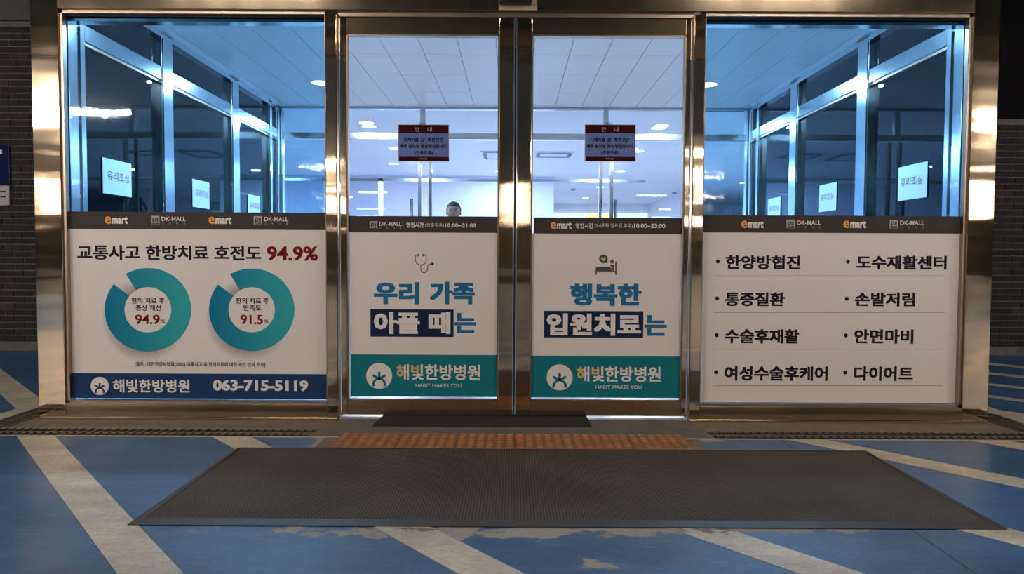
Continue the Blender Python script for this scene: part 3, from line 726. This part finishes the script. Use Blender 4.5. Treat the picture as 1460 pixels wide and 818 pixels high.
# ---- right door leaf: poster C
y = YD - .0025
Cp = sheet('poster', 757.8, 969.6, 333, 566.8, PAPER, y, 'white poster with a hospital bed icon and teal footer on the right sliding door', 'poster', 'printed window posters')
y -= .0004
I = lambda pts: ic(pts, 12.17, 820, 350)
patch(Cp, circ(820 + 492 / 12.17, 350 + 230 / 12.17, 76 / 12.17, 30), GREENG, y, 'icon_bubble'); patch(Cp, I([(500, 290), (560, 303), (555, 250)]), GREENG, y, 'icon_bubble_tail')
patch(Cp, I([(490, 272), (462, 246), (447, 225), (450, 206), (468, 199), (482, 204), (490, 214), (500, 204), (514, 199), (530, 206), (534, 224), (520, 246)]), GOLD, y - .0003, 'icon_heart')
patch(Cp, circ(820 + 642 / 12.17, 350 + 278 / 12.17, 36 / 12.17, 24), BROWNI, y, 'icon_head')
patch(Cp, I([(355, 445), (357, 385), (372, 366), (610, 366), (645, 445)]), GREENG, y, 'icon_blanket')
patch(Cp, I([(608, 345), (622, 328), (660, 328), (678, 345), (672, 440), (648, 440)]), BROWNI, y - .0001, 'icon_body')
patch(Cp, I([(335, 438), (722, 438), (722, 461), (335, 461)]), BROWNI, y - .0002, 'icon_bed_frame')
patch(Cp, I([(695, 285), (702, 277), (715, 277), (721, 285), (721, 508), (694, 508)]), BROWNI, y - .0003, 'icon_headboard'); patch(Cp, I([(353, 455), (378, 455), (378, 508), (353, 508)]), BROWNI, y - .0003, 'icon_leg')
lettering(Cp, '행복한', 812.3, 915, 404.2, 435.8, BLUE, y, .036)
prect(Cp, 775.6, 917.2, 443.2, 481.2, NAVYBOX, y, 'text_box')
lettering(Cp, '입원치료', 779.4, 914, 446.8, 478.2, WHITE, y - .0004, .034); lettering(Cp, '는', 918.9, 950.7, 449, 478.4, BLUE, y, .036)
prect(Cp, 757, 969.0, 507.4, 566.8, TEAL, y, 'footer_band')
hospital_mark(Cp, 797.9, 537.8, 18.5, TEAL, y - .0004)
lettering(Cp, '해빛한방병원', 822.2, 942, 522.4, 544.2, WHITE, y - .0004, .016, gold=(GOLD, (0, .093, .25, 1.01), (.17, .272, .42, 1.01)))
lettering(Cp, 'HABIT MAKES YOU', 849, 915, 549.2, 554.2, WHITE, y - .0004, .004)
y = YD - .0035
S = sheet('sign_strip', 760.8, 974, 310.2, 333.2, BLACKP, y, 'charcoal opening hours strip, 10:00 to 23:00, on the right sliding door', 'sign', 'charcoal name strips on the glass')
y -= .0004
store_mark(S, 785, 815.2, 316.2, 326.6, y)
lettering(S, '영업시간', 820.3, 846, 318, 325.5, WHITE, y, .012); lettering(S, '(2,4주차 일요일 휴무)', 847.8, 902, 318.3, 325.4, WHITE, y, .0); lettering(S, '10:00~23:00', 904, 948.6, 318.6, 325, WHITE, y, .012)

# ---- the two maroon notices, backlight put into their paper colour
def notice(u0, side):
    y = YD - .0025; d = u0 - 567.3
    t = sheet('notice', 567.3 + d, 640.5 + d, 177, 230.5, NOTEW, y, 'small maroon notice, its paper coloured as if backlit, taped high on the %s sliding door' % side, 'notice', 'maroon notices on the doors')
    y -= .0004
    prect(t, 568.3 + d, 639.6 + d, 178, 190, MAROON, y, 'title_band'); prect(t, 568.3 + d, 639.8 + d, 190, 223.4, BACKLIT, y, 'body'); prect(t, 568.8 + d, 640 + d, 223.4, 229.6, MAROON, y, 'bottom_band')
    y -= .0004
    for ch, a, b_ in (('안', 592, 598.2), ('내', 609.6, 615.6)): lettering(t, ch, a + d, b_ + d, 181, 187.4, GREYP, y, .0)
    lettering(t, '디케이몰', 575.8 + d, 597 + d, 195.8, 202.2, INK, y, .03); lettering(t, '2F.', 599.5 + d, 607.5 + d, 196.2, 202, MAROON, y, .03); lettering(t, '패션관은', 609.4 + d, 631.8 + d, 195.8, 202.2, INK, y, .03)
    lettering(t, '매주 일요일', 570.3 + d, 597.6 + d, 205.2, 211, INK, y, .03); lettering(t, '정상영업', 599.4 + d, 621.2 + d, 205.2, 211, MAROON, y, .03); lettering(t, '합니다.', 621.6 + d, 637.4 + d, 205.2, 211, INK, y, .03)
    lettering(t, '(연중무휴)', 591 + d, 617 + d, 214.8, 220.8, INK, y, .03)
    lettering(t, '디케이몰', 597.5 + d, 609 + d, 225, 227.6, GREYP, y, .0)
    tp = MB(); X0, X1, Z0, Z1 = rect_at(596 + d, 607 + d, 174.5, 179, y - .0004); tp.box(X0, X1, y - .0008, y - .0004, Z0, Z1); tp.build('tape', glass('clear tape', (.9, .9, .92), 1.4), t)
notice(567.3, 'left'); notice(833.3, 'right')

# ---- hand lettered sheets on the side glass (mind the glass)
def side_note(s, ya, yb, z0, z1, label):
    x = CX + s * 2.662
    t = root('paper_notice', (x, (ya + yb) / 2, z0), label, 'notice', 'white sheets on the side glass')
    b = MB(); k = 8
    for i in range(k + 1):
        yy = ya + (yb - ya) * i / k; bow = .004 * math.sin(i / k * math.pi) * -s
        for zz in (z0, z1): b.v.append((x + bow, yy, zz)); b.v.append((x + bow + s * .0008, yy, zz))
    for i in range(k):
        q = 4 * i; b.face((q, q + 4, q + 6, q + 2)); b.face((q + 1, q + 3, q + 7, q + 5)); b.face((q, q + 1, q + 5, q + 4)); b.face((q + 2, q + 6, q + 7, q + 3))
    b.build('sheet', A4, t)
    vv, fc = text_mesh('유리조심', .0); off = wpos(t); me = bpy.data.meshes.new('lettering')
    a0, a1 = ya + (yb - ya) * .14, yb - (yb - ya) * .12; h0, h1 = z0 + (z1 - z0) * .40, z0 + (z1 - z0) * .66
    P = []
    for a, b_, _ in vv:
        t_ = a if s < 0 else 1 - a
        yy = a0 + (a1 - a0) * t_; bow = .004 * math.sin((yy - ya) / (yb - ya) * math.pi) * -s
        P.append((x + bow - s * .002 - off.x, yy - off.y, h0 + (h1 - h0) * b_ - off.z))
    me.from_pydata(P, [], fc); me.materials.append(REDTXT); me.update()
    o = bpy.data.objects.new('lettering', me); C.objects.link(o); o.parent = t
for s, nm in ((-1, 'left'), (1, 'right')):
    side_note(s, .46, .82, 1.37, 1.60, 'white sheet with thin red lettering on the %s side glass, nearest the front' % nm)
    side_note(s, 1.80, 2.14, 1.37, 1.60, 'white sheet with thin red lettering on the %s side glass, middle bay' % nm)
    side_note(s, 3.08, 3.44, 1.36, 1.58, 'white sheet with thin red lettering on the %s side glass, rear bay' % nm)

# ================================================================ LOOSE THINGS
# long ribbed mat
mx0, mx1, my0, my1 = -1.385, 1.79, -1.715, -.655
MATD = mat('brown black mat fibre', (.042, .036, .030), .85); b = MATD.node_tree.nodes['Principled BSDF']
g = N(MATD, 'ShaderNodeNewGeometry'); sp = N(MATD, 'ShaderNodeSeparateXYZ'); L(MATD, g.outputs['Position'], sp.inputs[0])
wv = N(MATD, 'ShaderNodeTexWave'); wv.wave_type = 'BANDS'; wv.bands_direction = 'X'; wv.inputs['Scale'].default_value = 26; wv.inputs['Distortion'].default_value = 1.6; wv.inputs['Detail'].default_value = 0; wv.inputs['Detail Scale'].default_value = .2
mp = N(MATD, 'ShaderNodeMapping'); mp.inputs['Scale'].default_value = (1, .35, 1); L(MATD, g.outputs['Position'], mp.inputs[0]); L(MATD, mp.outputs[0], wv.inputs['Vector'])
wv2 = N(MATD, 'ShaderNodeTexWave'); wv2.bands_direction = 'Y'; wv2.inputs['Scale'].default_value = 40; L(MATD, g.outputs['Position'], wv2.inputs['Vector'])
ad = N(MATD, 'ShaderNodeMath', operation='MULTIPLY'); L(MATD, wv.outputs['Fac'], ad.inputs[0]); L(MATD, wv2.outputs['Fac'], ad.inputs[1])
rp = N(MATD, 'ShaderNodeValToRGB'); rp.color_ramp.elements[0].color = (.032, .026, .021, 1); rp.color_ramp.elements[1].color = (.17, .14, .105, 1)
nz = N(MATD, 'ShaderNodeTexNoise'); nz.inputs['Scale'].default_value = 2.2; nz.inputs['Detail'].default_value = 5; L(MATD, g.outputs['Position'], nz.inputs['Vector'])
m2 = N(MATD, 'ShaderNodeMix', data_type='RGBA', blend_type='MULTIPLY'); m2.inputs[0].default_value = 1; mr = N(MATD, 'ShaderNodeMapRange'); mr.inputs[1].default_value = .3; mr.inputs[2].default_value = .7; mr.inputs[3].default_value = .7; mr.inputs[4].default_value = 1.25
L(MATD, nz.outputs[0], mr.inputs[0]); L(MATD, ad.outputs[0], rp.inputs[0]); L(MATD, rp.outputs[0], m2.inputs[6]); L(MATD, mr.outputs[0], m2.inputs[7]); L(MATD, m2.outputs[2], b.inputs['Base Color'])
bp = N(MATD, 'ShaderNodeBump'); bp.inputs['Strength'].default_value = .7; bp.inputs['Distance'].default_value = .004; L(MATD, ad.outputs[0], bp.inputs['Height']); L(MATD, bp.outputs[0], b.inputs['Normal'])
EDGE = noise_on(mat('dark rubber border', (.055, .050, .046), .55), (8, 8, 8), .2)
t = root('floor_mat', ((mx0 + mx1) / 2, (my0 + my1) / 2, 0), 'long dark brown ribbed entrance mat lying on the blue floor before the doors', 'mat')
m = MB(); m.box(mx0 + .035, mx1 - .035, my0 + .035, my1 - .035, .002, .012); m.build('pile', MATD, t)
def edge(p):      # wedge strip: outer line at floor, inner line up
    (x0, y0), (x1, y1), (x2, y2), (x3, y3) = p; m = MB()
    m.v += [(x0, y0, .002), (x1, y1, .002), (x2, y2, .002), (x3, y3, .002), (x0, y0, .005), (x1, y1, .005), (x2, y2, .0145), (x3, y3, .0145)]
    for q in ((0, 3, 2, 1), (4, 5, 6, 7), (0, 1, 5, 4), (1, 2, 6, 5), (2, 3, 7, 6), (3, 0, 4, 7)): m.face(q)
    m.build('rubber_border', EDGE, t, bevel=.001)
e = .045
edge(((mx0, my0), (mx1, my0), (mx1 - e, my0 + e), (mx0 + e, my0 + e))); edge(((mx1, my0), (mx1, my1), (mx1 - e * .6, my1 - e), (mx1 - e, my0 + e)))
edge(((mx1, my1), (mx0, my1), (mx0 + e * .6, my1 - e * .6), (mx1 - e * .6, my1 - e * .6))); edge(((mx0, my1), (mx0, my0), (mx0 + e, my0 + e), (mx0 + e * .6, my1 - e * .6)))
# small black mat on the threshold
t = root('door_mat', (-.17, -.06, .012), 'narrow black door mat lying on the threshold under the sliding doors', 'mat')
m = MB(); m.v += [(-.79, -.185, .006), (.455, -.185, .006), (.445, .09, .0148), (-.765, .09, .0148), (-.79, -.185, .016), (.455, -.185, .016), (.445, .09, .026), (-.765, .09, .026)]
for q in ((0, 3, 2, 1), (4, 5, 6, 7), (0, 1, 5, 4), (1, 2, 6, 5), (2, 3, 7, 6), (3, 0, 4, 7)): m.face(q)
m.build('pile', noise_on(mat('black mat', (.013, .012, .011), .9), (90, 90, 90), .3, .6), t, bevel=.002)
m = MB(); m.box(-.792, .457, -.190, -.183, .004, .014); m.build('rubber_border', RUBBER, t)

# orange tactile tiles
TILE = noise_on(mat('worn orange tile', (.30, .115, .032), .55), (7, 9, 7), .28, .15)
TILE2 = noise_on(mat('worn orange dome', (.44, .18, .055), .5), (16, 16, 16), .3, .1)
for i in range(6):
    x0 = -.895 + i * .3045 + (-.03 if i == 0 else 0); x1 = -.895 + (i + 1) * .3045 - .004; y0, y1 = -.648, -.335
    n = MB(); n.box(x0, x1, y0, y1, .0, .006)
    t = n.build('tactile_tile', TILE, floor, bevel=.0015)
    d = MB()
    for a in range(6):
        for b_ in range(6):
            d.lathe(x0 + (a + .5) * (x1 - x0) / 6, y0 + (b_ + .5) * (y1 - y0) / 6, [(.0165, .006), (.0150, .0095), (.011, .011)], 10)
    d.build('tactile_domes', TILE2, t, kind='stuff')
# chipped concrete bed round the tiles
m = MB(); m.box(-1.0, 1.0, -.655, -.33, 0, .0018); m.build('tile_bed', CONC, floor)

# door sensor on the header
t = root('door_sensor', (.012, -.004, 2.42), 'black motion sensor above the sliding doors', 'sensor')
m = MB(); prof = [(0, 2.425), (-.030, 2.422), (-.052, 2.436), (-.060, 2.47), (-.050, 2.51), (0, 2.52)]
x0, x1 = -.085, .105; n = len(prof)
m.v = [(x0, -.004 + a, b_) for a, b_ in prof] + [(x1, -.004 + a, b_) for a, b_ in prof]
m.face(tuple(reversed(range(n)))); m.face(tuple(range(n, 2 * n)))
for i in range(n): j = (i + 1) % n; m.face((i, j, n + j, n + i))
m.build('housing', mat('dark grey plastic', (.035, .033, .034), .4), t, bevel=.006)
m = MB(); m.box(-.068, .088, -.0665, -.05, 2.438, 2.478); m.build('lens', mat('black lens', (.004, .004, .004), .12), t, bevel=.003)
m = MB(); m.box(-.088, .135, -.0065, -.004, 2.395, 2.55); m.build('beige_patch', mat('beige patch', (.50, .40, .26), .45, .5), t)  # thin beige patch on the header round the sensor

# wall sign at the left edge
t = root('wall_sign', (-5.25, 3.06, 1.45), 'navy and white sign board on the dark brick wall at the left edge', 'sign')
m = MB(); m.box(-5.50, -5.012, 3.045, 3.062, 1.452, 2.045); m.build('board', mat('white sign print', (.42, .40, .40), .6), t, bevel=.02)
m = MB(); m.box(-5.502, -5.010, 3.038, 3.045, 1.648, 2.045); m.build('navy_field', mat('navy sign print', (.004, .008, .07), .6), t)
m = MB(); m.box(-5.10, -5.068, 3.036, 3.038, 1.96, 2.0); m.build('white_mark', WHITE, t)
for z in (1.60, 1.545): m = MB(); m.box(-5.10, -5.043, 3.043, 3.0445, z - .015, z - .003); m.build('dark_mark', INK, t)
# pale crescent of unclear nature at the right edge, on the dark panel
t = root('pale_crescent', (5.25, 3.0, 2.5), 'small pale crescent of unclear nature on the black panel above the right brick wall', 'bracket')
m = MB(); P = [(5.13, 2.43), (5.18, 2.445), (5.22, 2.48), (5.245, 2.53), (5.25, 2.60)]
for a, b_ in zip(P[:-1], P[1:]): m.cyl((a[0], 3.04, a[1]), (b_[0], 3.04, b_[1]), .016, 8)
m.cyl((5.25, 3.04, 2.56), (5.25, 3.08, 2.56), .012, 8)
m.build('crescent', mat('pale crescent tone', (.35, .32, .29), .5), t)

# lobby things: ceiling cassette, smoke detectors, access frame
def cassette(x0, x1, y0, y1, lab):
    t = root('ceiling_cassette', ((x0 + x1) / 2, (y0 + y1) / 2, 2.64), lab, 'air conditioner')
    m = MB(); m.box(x0, x1, y0, y1, 2.622, 2.64); m.build('face_panel', mat('cassette white', (.72, .74, .8), .4), t, bevel=.005)
    for a, b_, c_, d in ((x0 + .05, x1 - .05, y0 + .03, y0 + .09), (x0 + .05, x1 - .05, y1 - .09, y1 - .03), (x0 + .03, x0 + .09, y0 + .1, y1 - .1), (x1 - .09, x1 - .03, y0 + .1, y1 - .1)):
        m = MB(); m.box(a, b_, c_, d, 2.616, 2.624); m.build('air_slot', mat('slot grey', (.18, .2, .25), .6), t)
cassette(-.52, .10, 7.5, 8.4, 'square ceiling air cassette seen through the left sliding door')
cassette(.35, .98, 7.55, 8.15, 'square ceiling air cassette seen through the right sliding door')
for x, y_, nm in ((1.5, 14.1, 'near the middle of the deep lobby'), (4.2, 15.0, 'at the right of the deep lobby'), (1.55, 12.2, 'nearer the doors')):
    m = MB(); m.lathe(x, y_, [(.06, 2.64), (.06, 2.615), (.035, 2.595)][::-1], 16); tag(m.build('smoke_detector', mat('detector grey', (.35, .38, .45), .5)), 'small round smoke detector on the lobby ceiling, ' + nm, 'smoke detector', 'lobby smoke detectors')

# ================================================================ PERSON
def skin_body(name, pts, edges, rad, m, parent, sub=2, rootv=0):
    me = bpy.data.meshes.new(name); off = wpos(parent)
    me.from_pydata([tuple(Vector(p)) for p in pts], edges, [])
    o = bpy.data.objects.new(name, me); C.objects.link(o)
    sk = o.modifiers.new('skin', 'SKIN'); sk.use_smooth_shade = True
    for i, r_ in enumerate(rad):
        me.skin_vertices[0].data[i].radius = r_ if isinstance(r_, tuple) else (r_, r_)
        me.skin_vertices[0].data[i].use_root = (i == rootv)
    sb_ = o.modifiers.new('sub', 'SUBSURF'); sb_.levels = sub; sb_.render_levels = sub
    dg = bpy.context.evaluated_depsgraph_get(); dg.update()
    nm = bpy.data.meshes.new_from_object(o.evaluated_get(dg)); bpy.data.objects.remove(o)
    nm.materials.clear(); nm.materials.append(m)
    o = bpy.data.objects.new(name, nm); C.objects.link(o); o.parent = parent
    return o
px_, py_ = -.725, 4.75
pr = root('person', (px_, py_, .012), 'man with short greying hair seen through the left sliding door', 'person')
pr.scale = (.98, .98, .955)
SKIN = mat('skin', (.42, .25, .18), .55); JACK = mat('dark jacket', (.04, .045, .06), .8); TROU = mat('grey trousers', (.07, .07, .08), .85); HAIR = noise_on(mat('greying hair', (.035, .032, .032), .85), (90, 90, 40), .5, .5); SHOE = mat('black shoe', (.01, .01, .01), .4)
# trousers and legs, one step forward (towards the doors, -y)
skin_body('trousers', [(0, 0, .93), (.09, 0, .88), (.10, -.10, .50), (.10, -.13, .09), (-.09, 0, .88), (-.10, .06, .50), (-.10, .20, .12)], [(0, 1), (1, 2), (2, 3), (0, 4), (4, 5), (5, 6)], [(.13, .10), .085, .062, .05, .085, .062, .05], TROU, pr)
skin_body('shoe', [(.10, -.12, .05), (.10, -.22, .035), (.105, -.30, .03)], [(0, 1), (1, 2)], [.045, .04, .03], SHOE, pr, 1)
skin_body('shoe', [(-.10, .22, .06), (-.10, .14, .035), (-.105, .06, .03)], [(0, 1), (1, 2)], [.045, .04, .03], SHOE, pr, 1)
skin_body('jacket', [(0, 0, .92), (0, .0, 1.12), (0, 0, 1.32), (0, .0, 1.41), (.17, 0, 1.37), (.23, .05, 1.12), (.24, -.06, .90), (-.17, 0, 1.37), (-.23, -.03, 1.12), (-.24, -.14, .93)],
          [(0, 1), (1, 2), (2, 3), (2, 4), (4, 5), (5, 6), (2, 7), (7, 8), (8, 9)], [(.15, .11), (.145, .105), (.165, .11), (.07, .07), .068, .052, .042, .068, .052, .042], JACK, pr)
for s, hy, hz in ((1, -.09, .85), (-1, -.18, .88)):
    hx = .24 * s
    skin_body('hand', [(hx, hy, hz), (hx, hy - .01, hz - .07), (hx + .004, hy + .028, hz - .13), (hx + .004, hy + .008, hz - .155), (hx + .004, hy - .014, hz - .15), (hx + .004, hy - .034, hz - .135), (hx - .01 * s, hy - .045, hz - .06), (hx - .015 * s, hy - .058, hz - .09)],
              [(0, 1), (1, 2), (1, 3), (1, 4), (1, 5), (0, 6), (6, 7)], [(.024, .024), (.018, .034), .008, .008, .008, .008, .010, .009], SKIN, pr, 1)
# head: one mesh with neck, ears, nose, brow, chin
H0 = Vector((px_, py_, .012))
def head(parent):
    m = MB(); k, h = 28, 20; c = H0 + Vector((0, -.01, 1.565)); n = 0
    for a in range(h + 1):
        th = math.pi * a / h; zz = math.cos(th)
        for i in range(k):
            t_ = 2 * math.pi * i / k; sx, sy = math.cos(t_), math.sin(t_)
            r_ = math.sin(th); X = .084 * r_ * sx; Yy = .097 * r_ * sy; Z_ = .122 * zz
            if zz < 0: X *= 1 - .30 * zz * zz * 1.0; X *= (1 - .12 * abs(zz))
            if sy < 0:                         # face side is -y
                fx = abs(sx * r_)
                if fx < .28 and -.35 < zz < .12: Yy -= .018 * (1 - fx / .28) * (1 - abs((zz + .2) / .36) if zz < -.02 else .5)
                if .15 < fx < .5 and 0 < zz < .2: Yy += .006
                if fx < .5 and zz < -.75: Yy -= .010
            m.v.append(tuple(c + Vector((X, Yy, Z_))))
    for a in range(h):
        for i in range(k):
            j = (i + 1) % k; m.face((a * k + i, (a + 1) * k + i, (a + 1) * k + j, a * k + j))
    m.cyl(H0 + Vector((0, .005, 1.38)), H0 + Vector((0, 0, 1.49)), .060, 16, .052)
    for s in (-1, 1): m.ball(c + Vector((s * .085, .008, -.012)), .010, .020, .032, 10, 7)
    m.build('head', SKIN, parent, smooth=True)
    e = MB()
    for s in (-1, 1): e.ball(c + Vector((s * .030, -.086, .008)), .015, .008, .006, 10, 7)
    e.build('eyes', mat('eye', (.05, .04, .04), .3), parent, smooth=True)
    for s in (-1, 1):
        b = MB(); b.ball(c + Vector((s * .031, -.089, .030)), .021, .007, .005, 10, 7); b.build('eyebrow', HAIR, parent, smooth=True)
    mo = MB(); mo.ball(c + Vector((0, -.090, -.066)), .024, .006, .006, 10, 7); mo.build('mouth', mat('lips', (.35, .15, .13), .5), parent, smooth=True)
    hr = MB(); n = len(hr.v); cc = c + Vector((0, .014, .020)); k, h = 28, 15
    for a in range(h):
        th = math.pi * a / 20
        for i in range(k):
            t_ = 2 * math.pi * i / k; sy = math.sin(t_); front = sy < -.15
            z = math.cos(th); low = (.36 + .12 * math.cos(t_) ** 2 - .9 * max(0, abs(math.cos(t_)) - .75)) if front else -.40
            zc = max(z, low) if True else z; r_ = math.sqrt(max(0, 1 - zc * zc)) if z >= low else math.sqrt(max(0, 1 - low * low)) * .97
            wob = 1 + .03 * math.sin(5 * t_ + 3 * a)
            hr.v.append(tuple(cc + Vector((.093 * r_ * math.cos(t_) * wob, .104 * r_ * sy * wob, .118 * zc))))
    for a in range(h - 1):
        for i in range(k):
            j = (i + 1) % k; hr.face((a * k + i, (a + 1) * k + i, (a + 1) * k + j, a * k + j))
    hr.build('hair', HAIR, parent, smooth=True)
head(pr)
